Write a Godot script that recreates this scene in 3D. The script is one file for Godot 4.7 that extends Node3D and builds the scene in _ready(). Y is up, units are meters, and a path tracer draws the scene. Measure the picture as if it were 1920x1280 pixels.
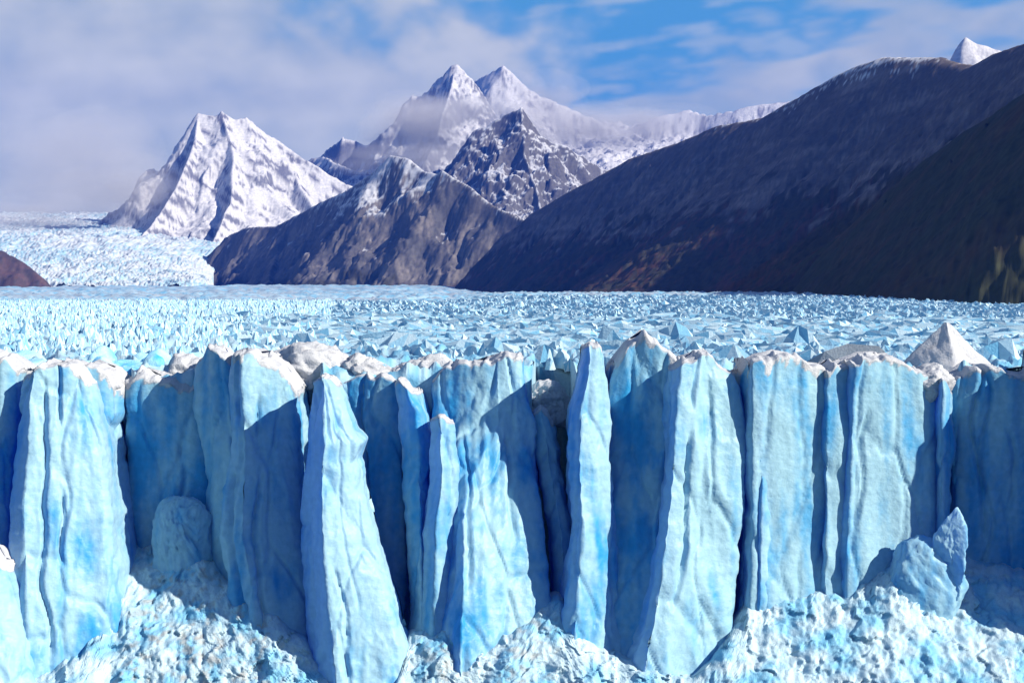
extends Node3D
# A calving glacier front below snowy peaks. Units are metres, y is up, the lake lies at y = 0.
# at(px, py, d) turns a pixel of the 1920 x 1280 photograph into the point d metres in front of the camera.

const F := 2772.0          # focal length in photograph pixels
const EYE := 82.0          # the camera stands 82 m above the lake
const FRONT := 260.0       # the ice cliff stands 260 m away
var tilt := atan(50.0 / F)
var names := {}
var rng := RandomNumberGenerator.new()
var n_a := FastNoiseLite.new()      # smooth
var n_b := FastNoiseLite.new()      # fractal
var n_r := FastNoiseLite.new()      # ridged
var n_c := FastNoiseLite.new()      # cell value
var n_d := FastNoiseLite.new()      # cell distance
var M := {}

func at(px: float, py: float, d: float) -> Vector3:
	var dx := (px - 960.0) / F
	var dy := (640.0 - py) / F
	var y := -sin(tilt) + dy * cos(tilt)
	var z := -cos(tilt) - dy * sin(tilt)
	return Vector3(dx, y, z) * (d / -z) + Vector3(0, EYE, 0)

func height_at(py: float, d: float) -> float:
	return at(960.0, py, d).y

func sstep(a: float, b: float, x: float) -> float:
	var t := clampf((x - a) / (b - a), 0.0, 1.0)
	return t * t * (3.0 - 2.0 * t)

# value of a control list [[x, a, b, ...], ...] at x, smooth between the entries
func along(list: Array, x: float, k: int) -> float:
	var n := list.size()
	if x <= list[0][0]:
		return list[0][k]
	for i in range(1, n):
		if x <= list[i][0]:
			var t: float = (x - list[i - 1][0]) / maxf(1e-6, list[i][0] - list[i - 1][0])
			return lerpf(list[i - 1][k], list[i][k], t)
	return list[n - 1][k]

func numbered(called: String) -> String:
	if not names.has(called):
		names[called] = 0
		return called
	names[called] += 1
	return "%s_%03d" % [called, names[called]]

func tag(o: Node, label: String, category: String, group := "") -> void:
	o.set_meta("label", label)
	o.set_meta("category", category)
	if group != "":
		o.set_meta("group", group)

func node_of(mesh: Mesh, called: String, m: Material, parent: Node = null) -> MeshInstance3D:
	var o := MeshInstance3D.new()
	o.mesh = mesh
	o.material_override = m
	if parent:
		o.name = called
		parent.add_child(o, true)
	else:
		o.name = numbered(called)
		add_child(o, true)
	return o

func setting(mesh: Mesh, called: String, m: Material) -> MeshInstance3D:
	var o := node_of(mesh, called, m)
	o.set_meta("kind", "structure")
	return o

# normals of a grid of nr rows and nc columns; the outside is where (next column) x (next row) points if flip is false
func grid_normals(v: PackedVector3Array, nr: int, nc: int, closed: bool, flip: bool) -> PackedVector3Array:
	var n := PackedVector3Array()
	n.resize(nr * nc)
	for r in nr:
		var ra := maxi(r - 1, 0) * nc
		var rb := mini(r + 1, nr - 1) * nc
		var o := r * nc
		for c in nc:
			var ca := c - 1
			var cb := c + 1
			if closed:
				ca = (c + nc - 1) % nc
				cb = (c + 1) % nc
			else:
				ca = maxi(ca, 0)
				cb = mini(cb, nc - 1)
			var k := (v[o + cb] - v[o + ca]).cross(v[rb + c] - v[ra + c]).normalized()
			n[o + c] = -k if flip else k
	return n

# mesh of the quads of a grid; pick (if given, one byte per quad row-major) keeps those equal to want
func grid_mesh(v: PackedVector3Array, n: PackedVector3Array, col: PackedColorArray, nr: int, nc: int, closed: bool, flip: bool, pick := PackedByteArray(), want := 0) -> ArrayMesh:
	var ix := PackedInt32Array()
	var nq := nc if closed else nc - 1
	for r in nr - 1:
		for c in nq:
			if pick.size() and pick[r * nc + c] != want:
				continue
			var a := r * nc + c
			var b := r * nc + (c + 1) % nc
			var d := a + nc
			var e := b + nc
			if flip:
				ix.append_array(PackedInt32Array([a, b, e, a, e, d]))
			else:
				ix.append_array(PackedInt32Array([a, e, b, a, d, e]))
	var arr := []
	arr.resize(Mesh.ARRAY_MAX)
	if pick.size():       # keep only the vertices in use
		var map := PackedInt32Array()
		map.resize(v.size())
		map.fill(-1)
		var v2 := PackedVector3Array()
		var n2 := PackedVector3Array()
		var c2 := PackedColorArray()
		for i in ix.size():
			var k := ix[i]
			if map[k] < 0:
				map[k] = v2.size()
				v2.append(v[k])
				n2.append(n[k])
				c2.append(col[k])
			ix[i] = map[k]
		arr[Mesh.ARRAY_VERTEX] = v2
		arr[Mesh.ARRAY_NORMAL] = n2
		arr[Mesh.ARRAY_COLOR] = c2
	else:
		arr[Mesh.ARRAY_VERTEX] = v
		arr[Mesh.ARRAY_NORMAL] = n
		arr[Mesh.ARRAY_COLOR] = col
	arr[Mesh.ARRAY_INDEX] = ix
	var m := ArrayMesh.new()
	if ix.size():
		m.add_surface_from_arrays(Mesh.PRIMITIVE_TRIANGLES, arr)
	return m

# ---------------------------------------------------------------- materials
func noise_tex(freq: float, lo: Color, hi: Color, type := FastNoiseLite.TYPE_SIMPLEX_SMOOTH, oct := 5, size := 512) -> NoiseTexture2D:
	var t := NoiseTexture2D.new()
	t.width = size
	t.height = size
	t.seamless = true
	var n := FastNoiseLite.new()
	n.noise_type = type
	n.seed = 7
	n.frequency = freq
	n.fractal_octaves = oct
	t.noise = n
	var g := Gradient.new()
	g.set_color(0, lo)
	g.set_color(1, hi)
	t.color_ramp = g
	return t

func surface(called: String, rough: float, grain: Texture2D, relief: Texture2D, scale: float, relief_cm: float, through := Color.BLACK, spec := 0.3) -> StandardMaterial3D:
	var m := StandardMaterial3D.new()
	m.resource_name = called
	m.vertex_color_use_as_albedo = true
	m.roughness = rough
	m.albedo_texture = grain
	m.uv1_triplanar = true
	m.uv1_world_triplanar = true
	m.uv1_scale = Vector3.ONE * scale
	if relief:
		m.heightmap_enabled = true
		m.heightmap_texture = relief
		m.heightmap_scale = relief_cm
	if through != Color.BLACK:
		m.backlight_enabled = true
		m.backlight = through
	m.metallic_specular = spec
	return m

func make_materials() -> void:
	var grain := noise_tex(0.02, Color(0.86, 0.88, 0.9), Color(1, 1, 1))
	var relief := noise_tex(0.03, Color.BLACK, Color.WHITE, FastNoiseLite.TYPE_SIMPLEX_SMOOTH, 6)
	M.ice = surface("glacier_ice", 0.42, grain, relief, 0.055, 9.0, Color(0.08, 0.50, 0.86))
	M.crust = surface("old_snow", 0.8, noise_tex(0.03, Color(0.78, 0.78, 0.8), Color(1, 1, 1)), relief, 0.12, 8.0)
	M.rubble = surface("crushed_ice", 0.7, grain, relief, 0.2, 10.0, Color(0.06, 0.26, 0.42))
	M.field = surface("surface_ice", 0.55, grain, relief, 0.08, 9.0)
	M.mountain = surface("mountainside", 0.92, noise_tex(0.02, Color(0.72, 0.72, 0.74), Color(1, 1, 1)), null, 0.004, 0.0, Color.BLACK, 0.08)
	M.far_ice = surface("far_ice", 0.7, grain, null, 0.01, 0.0)
	var w := StandardMaterial3D.new()
	w.resource_name = "lake_water"
	w.albedo_color = Color(0.22, 0.36, 0.38)
	w.roughness = 0.12
	M.water = w

func setup_noise() -> void:
	for k in [[n_a, 11], [n_b, 23], [n_r, 37], [n_c, 41], [n_d, 53]]:
		k[0].seed = k[1]
		k[0].frequency = 1.0
		k[0].noise_type = FastNoiseLite.TYPE_SIMPLEX_SMOOTH
		k[0].fractal_type = FastNoiseLite.FRACTAL_NONE
	n_b.fractal_type = FastNoiseLite.FRACTAL_FBM
	n_b.fractal_octaves = 4
	n_r.fractal_type = FastNoiseLite.FRACTAL_RIDGED
	n_r.fractal_octaves = 5
	n_c.noise_type = FastNoiseLite.TYPE_CELLULAR
	n_c.cellular_return_type = FastNoiseLite.RETURN_CELL_VALUE
	n_d.noise_type = FastNoiseLite.TYPE_CELLULAR
	n_c.cellular_jitter = 0.9
	n_d.cellular_jitter = 0.9
	n_d.seed = n_c.seed
	n_d.cellular_return_type = FastNoiseLite.RETURN_DISTANCE2_SUB

# ---------------------------------------------------------------- sky
func sky_colour(dir: Vector3) -> Color:
	var az := rad_to_deg(atan2(dir.x, -dir.z))
	var el := rad_to_deg(asin(clampf(dir.y, -1.0, 1.0)))
	if el < -0.5:
		return Color(0.05, 0.10, 0.14)
	var blue := Color(0.115, 0.42, 0.76).lerp(Color(0.03, 0.13, 0.42), sstep(8.0, 45.0, el))
	var q := Vector3(dir.x, dir.y * 1.5, dir.z)
	var big := n_b.get_noise_3dv(q * 2.4 + Vector3(5.2, 1.1, 0.4))
	var mid := n_b.get_noise_3dv(q * 6.0 + Vector3(1.2, 7.1, 3.4))
	var small := n_b.get_noise_3dv(q * 18.0 + Vector3(3.2, 2.1, 9.4))
	var wisp := n_b.get_noise_3d(dir.x * 6.0 + dir.y * 7.0, dir.y * 34.0 - dir.x * 5.0, dir.z * 6.0)
	# a bank of cloud hangs over the ice in the south-west; elsewhere a veil rises from the horizon, streaked above
	var side := cos(deg_to_rad(az + 62.0))
	var bank := sstep(-110.0, -60.0, az) * sstep(0.42, 0.54, side + mid * 0.14 + small * 0.07 + (9.0 - el) * 0.008)
	var edge := 6.6 + 3.8 * sstep(0.47, 0.28, side) - 8.0 * sstep(25.0, 80.0, absf(az))      # the sky is clear to the east
	var veil := sstep(1.6, -1.6, el - edge + wisp * 4.5 + small * 1.6)
	var streak := sstep(0.02, 0.36, wisp + 0.3 * small) * 0.5
	var cover := maxf(bank * (0.96 + 0.2 * mid + 0.1 * small), veil * (0.86 + 0.3 * small))
	cover = maxf(cover, maxf(streak, sstep(0.05, 0.5, big + 0.4 * mid) * 0.6 * sstep(12.0, 22.0, el)))
	var shade := clampf(0.4 + mid * 0.7 + small * 0.5 + wisp * 0.3 + 0.25 * sstep(8.0, 3.0, el), 0.0, 1.0)
	var white := Color(0.54, 0.62, 0.68).lerp(Color(0.78, 0.82, 0.82), shade)
	return blue.lerp(white, clampf(cover, 0.0, 1.0))

func make_sky() -> Sky:
	var w := 4096
	var h := 2048
	var im := Image.create(1024, 512, false, Image.FORMAT_RGBF)
	for y in 512:
		var el := (0.5 - (y + 0.5) / 512.0) * PI
		for x in 1024:
			var a := (x + 0.5) / 1024.0 * TAU          # the sky's image begins straight ahead
			im.set_pixel(x, y, sky_colour(Vector3(sin(a) * cos(el), sin(el), -cos(a) * cos(el))))
	im.resize(w, h, Image.INTERPOLATE_BILINEAR)
	# the same sky again, finer, over the part of it that lies around the view
	for y in range(h / 2 - 200, h / 2 + 4):
		var el := (0.5 - (y + 0.5) / h) * PI
		for x in range(-280, 280):
			var a := (x + 0.5) / w * TAU
			im.set_pixel((x + w) % w, y, sky_colour(Vector3(sin(a) * cos(el), sin(el), -cos(a) * cos(el))))
	var m := PanoramaSkyMaterial.new()
	m.panorama = ImageTexture.create_from_image(im)
	var s := Sky.new()
	s.sky_material = m
	return s

# ---------------------------------------------------------------- mountains
# ridges: [slope, gully, [px, py, d], ...]; a slope falls from each ridge. The sheet covers px0..px1 and d0..d1.
var plans := []
var shapes := []

func mountain(called: String, ridges: Array, o: Dictionary) -> void:
	plans.append([called, ridges, o])

func shape_mountain(index: int) -> void:
	var ridges: Array = plans[index][1]
	var o: Dictionary = plans[index][2]
	var segs: Array[PackedFloat32Array] = []
	for r in ridges:
		var run := 0.0
		for i in range(2, r.size() - 1):
			var a := at(r[i][0], r[i][1], r[i][2])
			var b := at(r[i + 1][0], r[i + 1][1], r[i + 1][2])
			var l := Vector2(b.x - a.x, b.z - a.z).length()
			segs.append(PackedFloat32Array([a.x, a.y, a.z, b.x, b.y, b.z, run, l, r[0], r[1]]))
			run += l
	var nx: int = o.nx
	var nd: int = o.nd
	var fr: float = o.get("freq", 0.006)
	var amp: float = o.get("amp", 60.0)
	var fine: float = o.get("fine", 18.0)
	var base: float = o.get("base", 40.0)
	var bend: float = o.get("bend", 0.0001)
	var sd: float = o.get("seed", 0.0)
	var warp: float = o.get("warp", 0.75)
	var round_r: float = o.get("round", 6.0)
	var v := PackedVector3Array()
	v.resize(nx * nd)
	var uq := PackedVector2Array()
	uq.resize(nx * nd)
	for r in nd:
		var d := lerpf(o.d0, o.d1, float(r) / (nd - 1))
		var low := base - 30.0
		if o.has("plain"):        # a snowfield lies round the foot
			low = height_at(lerpf(o.plain[0], o.plain[1], float(r) / (nd - 1)), d)
		for c in nx:
			var px := lerpf(o.px0, o.px1, float(c) / (nx - 1))
			var x := (px - 960.0) / F * d
			var z := -d
			var wx := (n_a.get_noise_2d(x * fr * 0.5 + sd, z * fr * 0.5) + 0.2 * n_a.get_noise_2d(x * fr * 1.5 + sd, z * fr * 1.5)) * amp * warp
			var wz := n_a.get_noise_2d(x * fr * 0.5, z * fr * 0.5 + 31.0 + sd) * amp * warp
			var best := -1e9
			var place := Vector2.ZERO
			for s in segs:
				var ex := s[3] - s[0]
				var ez := s[5] - s[2]
				var t := clampf(((x - s[0]) * ex + (z - s[2]) * ez) / maxf(1.0, s[7] * s[7]), 0.0, 1.0)
				var qx := x - (s[0] + ex * t)
				var qz := z - (s[2] + ez * t)
				var q := sqrt(qx * qx + qz * qz)
				var top := lerpf(s[1], s[4], t)
				if top - 0.75 * s[8] * q / (1.0 + q * bend) + amp * 0.5 < best:
					continue
				var k := 0.16 + 0.84 * minf(1.0, q / (amp * 2.5))
				qx += wx * k
				qz += wz * k
				q = sqrt(qx * qx + qz * qz + round_r * round_r) - round_r
				var u := s[6] + t * s[7] + wx * 0.8
				var g := absf(n_a.get_noise_2d(u * fr + sd, q * fr * 0.12)) * 1.1 + absf(n_a.get_noise_2d(u * fr * 2.7 + sd, q * fr * 0.3)) * 0.35 + absf(n_a.get_noise_2d(u * fr * 7.0 + sd, q * fr * 0.7)) * 0.1
				var h := top - s[8] * q / (1.0 + q * bend) - (0.5 - g) * s[9] * amp * minf(1.0, q / (amp * 3.0))
				if h > best:
					best = h
					place = Vector2(u, q)
			best += (n_r.get_noise_3d(x * fr * 1.2 + sd, best * fr * 1.2, z * fr * 1.2) - 0.1) * fine * minf(1.0, 0.3 + place.y / 300.0)
			var floor_y := low
			if o.has("plain"):
				floor_y += n_r.get_noise_2d(x * 0.003, z * 0.002) * 70.0 + n_b.get_noise_2d(x * 0.02, z * 0.012) * 22.0
			v[r * nx + c] = Vector3(x, maxf(floor_y, best), z)
			uq[r * nx + c] = place
	var n := grid_normals(v, nd, nx, false, false)
	var col := PackedColorArray()
	col.resize(nx * nd)
	var paint: Callable = o.paint
	for i in v.size():
		col[i] = paint.call(v[i], n[i], uq[i])
	shapes[index] = [v, n, col]

func build_mountains() -> void:
	shapes.resize(plans.size())
	var job := WorkerThreadPool.add_group_task(shape_mountain, plans.size(), 4, true)
	WorkerThreadPool.wait_for_group_task_completion(job)
	for i in plans.size():
		var o: Dictionary = plans[i][2]
		setting(grid_mesh(shapes[i][0], shapes[i][1], shapes[i][2], o.nd, o.nx, false, false), plans[i][0], M.mountain)

# snow lies where it is high and not too steep, in streaks that run down the gullies and along the strata
func snow_or_rock(p: Vector3, n: Vector3, w: Vector2, line: float, soft: float, lean: float, f: float, rock: Color, snow: Color) -> Color:
	var s := (p.y - line) / soft + (n.y - 0.66) * lean
	s += n_b.get_noise_2d(w.x * f * 2.2, w.y * f * 0.35) * 1.1 + n_b.get_noise_3d(p.x * f * 1.5, p.y * f * 7.0, p.z * f * 1.5) * 0.9
	s += n_b.get_noise_3d(p.x * f * 6.0, p.y * f * 12.0, p.z * f * 6.0) * 0.6
	return rock.lerp(snow, sstep(-0.2, 0.2, s))

func paint_white(p: Vector3, n: Vector3, w: Vector2) -> Color:
	# strata that dip to the north show as thin bands of rock
	var a := p.x * 0.8 - p.y * 0.6
	var b := p.x * 0.6 + p.y * 0.8
	var dip := n_b.get_noise_2d(a * 0.0022, b * 0.016) * 1.3
	var t := 0.85 + (n.y - 0.72) * 2.0 + dip * 1.5 + n_b.get_noise_2d(w.x * 0.012, w.y * 0.0016) * 1.1 + n_b.get_noise_3d(p.x * 0.02, p.y * 0.02, p.z * 0.02) * 0.5
	return Color(0.17, 0.18, 0.22).lerp(Color(0.62, 0.63, 0.65), sstep(-0.25, 0.25, t))

func paint_veiled(p: Vector3, n: Vector3, w: Vector2) -> Color:
	return snow_or_rock(p, n, w, 900.0, 1400.0, 4.0, 0.004, Color(0.17, 0.18, 0.21), Color(0.62, 0.63, 0.65))

func paint_horn(p: Vector3, n: Vector3, w: Vector2) -> Color:
	return snow_or_rock(p, n, w, 0.0, 500.0, 2.0, 0.004, Color(0.2, 0.2, 0.24), Color(0.62, 0.63, 0.65))

func paint_middle(p: Vector3, n: Vector3, w: Vector2) -> Color:
	var k := n_b.get_noise_3d(p.x * 0.004, p.y * 0.004, p.z * 0.004)
	var scree := n_b.get_noise_2d(w.x * 0.02, w.y * 0.0025)
	var rock := Color(0.120, 0.118, 0.122).lerp(Color(0.225, 0.205, 0.19), sstep(-0.2, 0.5, k * 0.6 + scree))
	var wood := sstep(0.1, -0.1, (p.y - 250.0) / 300.0 + k * 0.6)
	rock = rock.lerp(Color(0.060, 0.062, 0.050).lerp(Color(0.130, 0.060, 0.052), sstep(-0.1, 0.35, k + n_b.get_noise_2d(p.x * 0.0013, 7.0))), wood)
	return snow_or_rock(p, n, w, 800.0, 300.0, 2.6, 0.006, rock, Color(0.60, 0.62, 0.65))

func paint_crag(p: Vector3, n: Vector3, w: Vector2) -> Color:
	return snow_or_rock(p, n, w, 1150.0, 1500.0, 5.0, 0.006, Color(0.125, 0.125, 0.13), Color(0.56, 0.58, 0.62))

func paint_dark(p: Vector3, n: Vector3, w: Vector2) -> Color:
	var k := n_b.get_noise_3d(p.x * 0.004, p.y * 0.008, p.z * 0.004)
	var strata := n_b.get_noise_3d(p.x * 0.002, p.y * 0.04, p.z * 0.002)
	var scree := n_b.get_noise_2d(w.x * 0.055, w.y * 0.006)
	var rock := Color(0.125, 0.112, 0.110).lerp(Color(0.240, 0.210, 0.195), sstep(-0.1, 0.6, k * 0.3 + strata * 0.7 + scree * 0.55))
	var wood := sstep(0.12, -0.12, (p.y - 430.0) / 260.0 + k * 0.9 + scree * 0.7)
	var leaf := n_b.get_noise_3d(p.x * 0.04, p.y * 0.04, p.z * 0.04)
	rock = rock.lerp(Color(0.060, 0.060, 0.045).lerp(Color(0.120, 0.065, 0.050), sstep(-0.1, 0.7, leaf + k)), wood)
	var s := (p.y - 845.0) / 110.0 + (n.y - 0.8) * 1.2
	s += n_b.get_noise_3d(p.x * 0.008, p.y * 0.06, p.z * 0.008) * 1.5 + n_b.get_noise_3d(p.x * 0.03, p.y * 0.12, p.z * 0.03) * 0.7
	return rock.lerp(Color(0.60, 0.62, 0.65), sstep(0.25, 0.4, s))

func paint_forest(p: Vector3, _n: Vector3, _w: Vector2) -> Color:
	var leaf := n_b.get_noise_3d(p.x * 0.04, p.y * 0.04, p.z * 0.04)
	var k := n_b.get_noise_3d(p.x * 0.004, p.y * 0.004, p.z * 0.004)
	return Color(0.055, 0.065, 0.042).lerp(Color(0.105, 0.070, 0.048), sstep(-0.3, 0.9, leaf * 0.35 + k))

func paint_moor(p: Vector3, _n: Vector3, _w: Vector2) -> Color:
	var k := n_b.get_noise_3d(p.x * 0.01, p.y * 0.03, p.z * 0.01)
	return Color(0.08, 0.068, 0.075).lerp(Color(0.14, 0.09, 0.088), sstep(-0.3, 0.4, k))

func make_mountains() -> void:
	mountain("snowy_mountain", [
		[1.75, 0.9, [190, 420, 12500], [240, 388, 12400], [300, 335, 12300], [345, 268, 12200], [351, 238, 12150], [372, 211, 12100], [400, 216, 12100], [418, 209, 12100], [440, 224, 12150], [462, 220, 12200], [490, 241, 12250], [520, 262, 12300], [548, 284, 12300], [580, 303, 12300], [610, 322, 12300], [650, 345, 12300], [720, 370, 12400], [820, 420, 12500]],
		[2.0, 0.9, [372, 212, 12100], [365, 262, 11850], [340, 330, 11500], [300, 400, 11100], [255, 450, 10700]],
		[2.0, 0.9, [418, 212, 12100], [440, 300, 11700], [432, 380, 11300], [395, 455, 10800]],
		[1.8, 0.9, [545, 284, 12300], [560, 345, 12000], [590, 395, 11700]],
	], {"px0": 60.0, "px1": 900.0, "d0": 9700.0, "d1": 13300.0, "nx": 330, "nd": 190, "freq": 0.005, "amp": 110.0, "fine": 30.0, "bend": 0.00055, "seed": 3.0, "plain": [500.0, 430.0], "paint": paint_white})
	mountain("cloudy_mountain", [
		[2.4, 1.0, [500, 330, 14500], [600, 292, 14400], [640, 256, 14300], [690, 270, 14300], [740, 236, 14200], [755, 196, 14100], [775, 179, 14100], [800, 174, 14100], [818, 152, 14050], [832, 140, 14000], [846, 124, 14000], [858, 121, 14000], [872, 134, 14000], [886, 150, 14000], [904, 172, 14050], [930, 215, 14100], [990, 300, 14200]],
		[2.2, 1.0, [855, 122, 14000], [830, 220, 13500], [800, 300, 13000]],
		[1.8, 0.8, [600, 292, 14400], [640, 310, 13800], [690, 330, 13300]],
	], {"px0": 440.0, "px1": 1060.0, "d0": 12000.0, "d1": 15000.0, "nx": 220, "nd": 150, "freq": 0.005, "amp": 120.0, "fine": 50.0, "bend": 0.0011, "seed": 9.0, "paint": paint_veiled})
	mountain("white_summit", [
		[1.9, 0.7, [840, 200, 16300], [890, 152, 16200], [912, 140, 16100], [943, 121, 16000], [955, 130, 16000], [972, 148, 16000], [990, 166, 16050], [1040, 190, 16100], [1120, 225, 16200], [1160, 246, 16200], [1240, 216, 16200], [1290, 205, 16200], [1330, 216, 16100], [1380, 206, 16000], [1420, 195, 16000], [1490, 190, 16000], [1560, 200, 16000]],
	], {"px0": 780.0, "px1": 1640.0, "d0": 13500.0, "d1": 16900.0, "nx": 260, "nd": 110, "freq": 0.004, "amp": 90.0, "fine": 35.0, "bend": 0.0007, "seed": 14.0, "plain": [345.0, 235.0], "paint": paint_veiled})
	mountain("rocky_mountain", [
		[1.7, 1.0, [800, 350, 10700], [850, 322, 10600], [868, 285, 10500], [888, 246, 10500], [915, 233, 10500], [945, 216, 10500], [975, 202, 10450], [1000, 235, 10450], [1015, 256, 10450], [1032, 266, 10500], [1065, 276, 10500], [1100, 300, 10550], [1142, 322, 10600], [1200, 370, 10700], [1260, 430, 10700]],
		[1.7, 0.9, [975, 203, 10450], [985, 290, 10150], [1010, 370, 9800], [1020, 430, 9500]],
		[1.6, 0.9, [890, 246, 10500], [900, 320, 10200], [930, 390, 9850]],
	], {"px0": 760.0, "px1": 1300.0, "d0": 9200.0, "d1": 11200.0, "nx": 260, "nd": 170, "freq": 0.007, "amp": 90.0, "fine": 36.0, "bend": 0.0009, "seed": 21.0, "paint": paint_crag})
	mountain("ridge_mountain", [
		[1.6, 0.75, [375, 500, 9800], [392, 478, 9739], [420, 446, 9640], [460, 426, 9498], [515, 424, 9303], [590, 386, 9037], [650, 357, 8824], [700, 321, 8647], [734, 292, 8526], [765, 297, 8417], [792, 321, 8321], [818, 326, 8229], [830, 319, 8186], [850, 333, 8115], [890, 356, 7973], [925, 386, 7849], [960, 402, 7725], [1010, 430, 7548], [1080, 500, 7300]],
		[1.2, 0.8, [515, 424, 9300], [520, 470, 9000], [500, 530, 8600]],
	], {"px0": 340.0, "px1": 1120.0, "d0": 6800.0, "d1": 10300.0, "nx": 340, "nd": 260, "freq": 0.008, "amp": 66.0, "fine": 18.0, "bend": 0.0006, "seed": 33.0, "base": 150.0, "paint": paint_middle})
	mountain("snow_horn", [
		[2.0, 0.6, [1770, 125, 9000], [1790, 106, 9000], [1800, 86, 9000], [1812, 67, 9000], [1832, 80, 9000], [1852, 86, 9000], [1884, 98, 9000], [1950, 130, 9000]],
	], {"px0": 1740.0, "px1": 1980.0, "d0": 8200.0, "d1": 9500.0, "nx": 90, "nd": 60, "freq": 0.008, "amp": 40.0, "fine": 8.0, "seed": 41.0, "base": 700.0, "paint": paint_horn})
	mountain("dark_mountain", [
		[1.4, 0.8, [862, 556, 7600], [880, 530, 7537], [912, 488, 7425], [964, 431, 7243], [1010, 396, 7082], [1060, 366, 6907], [1145, 321, 6610], [1190, 296, 6452], [1280, 266, 6138], [1350, 236, 5893], [1440, 220, 5578], [1482, 195, 5431], [1560, 150, 5158], [1612, 124, 4977], [1660, 108, 4809], [1760, 108, 4459], [1800, 119, 4319], [1832, 124, 4207], [1872, 100, 4067], [1920, 85, 3900], [2050, 40, 3445], [2200, 20, 2920]],
	], {"px0": 800.0, "px1": 2150.0, "d0": 2300.0, "d1": 8200.0, "nx": 400, "nd": 320, "freq": 0.011, "amp": 46.0, "fine": 9.0, "bend": 0.0007, "warp": 0.3, "round": 60.0, "seed": 55.0, "base": 100.0, "paint": paint_dark})
	mountain("dark_forested_slope", [
		[1.4, 0.4, [1380, 575, 4000], [1420, 549, 3908], [1500, 500, 3724], [1600, 431, 3494], [1680, 362, 3310], [1750, 301, 3149], [1830, 244, 2965], [1920, 188, 2758], [2060, 90, 2436], [2250, 0, 2000]],
	], {"px0": 1360.0, "px1": 2200.0, "d0": 1500.0, "d1": 4500.0, "nx": 220, "nd": 150, "freq": 0.014, "amp": 24.0, "fine": 8.0, "bend": 0.0006, "round": 60.0, "warp": 0.3, "seed": 61.0, "base": 60.0, "paint": paint_forest})
	mountain("brown_hill", [
		[1.2, 0.6, [-120, 430, 6900], [-40, 452, 6900], [0, 468, 6900], [40, 490, 6850], [70, 514, 6800], [84, 536, 6750]],
	], {"px0": -160.0, "px1": 120.0, "d0": 6200.0, "d1": 7300.0, "nx": 90, "nd": 60, "freq": 0.01, "amp": 30.0, "fine": 10.0, "seed": 71.0, "base": 150.0, "paint": paint_moor})

# ---------------------------------------------------------------- the glacier behind its front
const LEFT := [[258.0, 712.0], [275.0, 700.0], [310.0, 680.0], [400.0, 650.0], [600.0, 615.0], [900.0, 592.0], [1200.0, 580.0], [1550.0, 573.0], [1800.0, 573.0], [2600.0, 566.0], [4000.0, 552.0], [7000.0, 536.0], [8200.0, 534.0]]
const RIGHT := [[258.0, 712.0], [275.0, 700.0], [310.0, 680.0], [400.0, 655.0], [600.0, 620.0], [900.0, 595.0], [1300.0, 575.0], [2000.0, 560.0], [2800.0, 552.0], [3600.0, 550.0], [4600.0, 552.0], [8200.0, 556.0]]

func ice_py(px: float, d: float) -> float:
	var k := sstep(800.0, 980.0, px)
	var y := lerpf(along(LEFT, d, 1), along(RIGHT, d, 1), k)
	return y + sstep(1450.0, 2000.0, px) * 11.0 * sstep(500.0, 1500.0, d)

func ice_level(x: float, d: float) -> float:
	return height_at(ice_py(960.0 + x / d * F, d), d)

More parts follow.
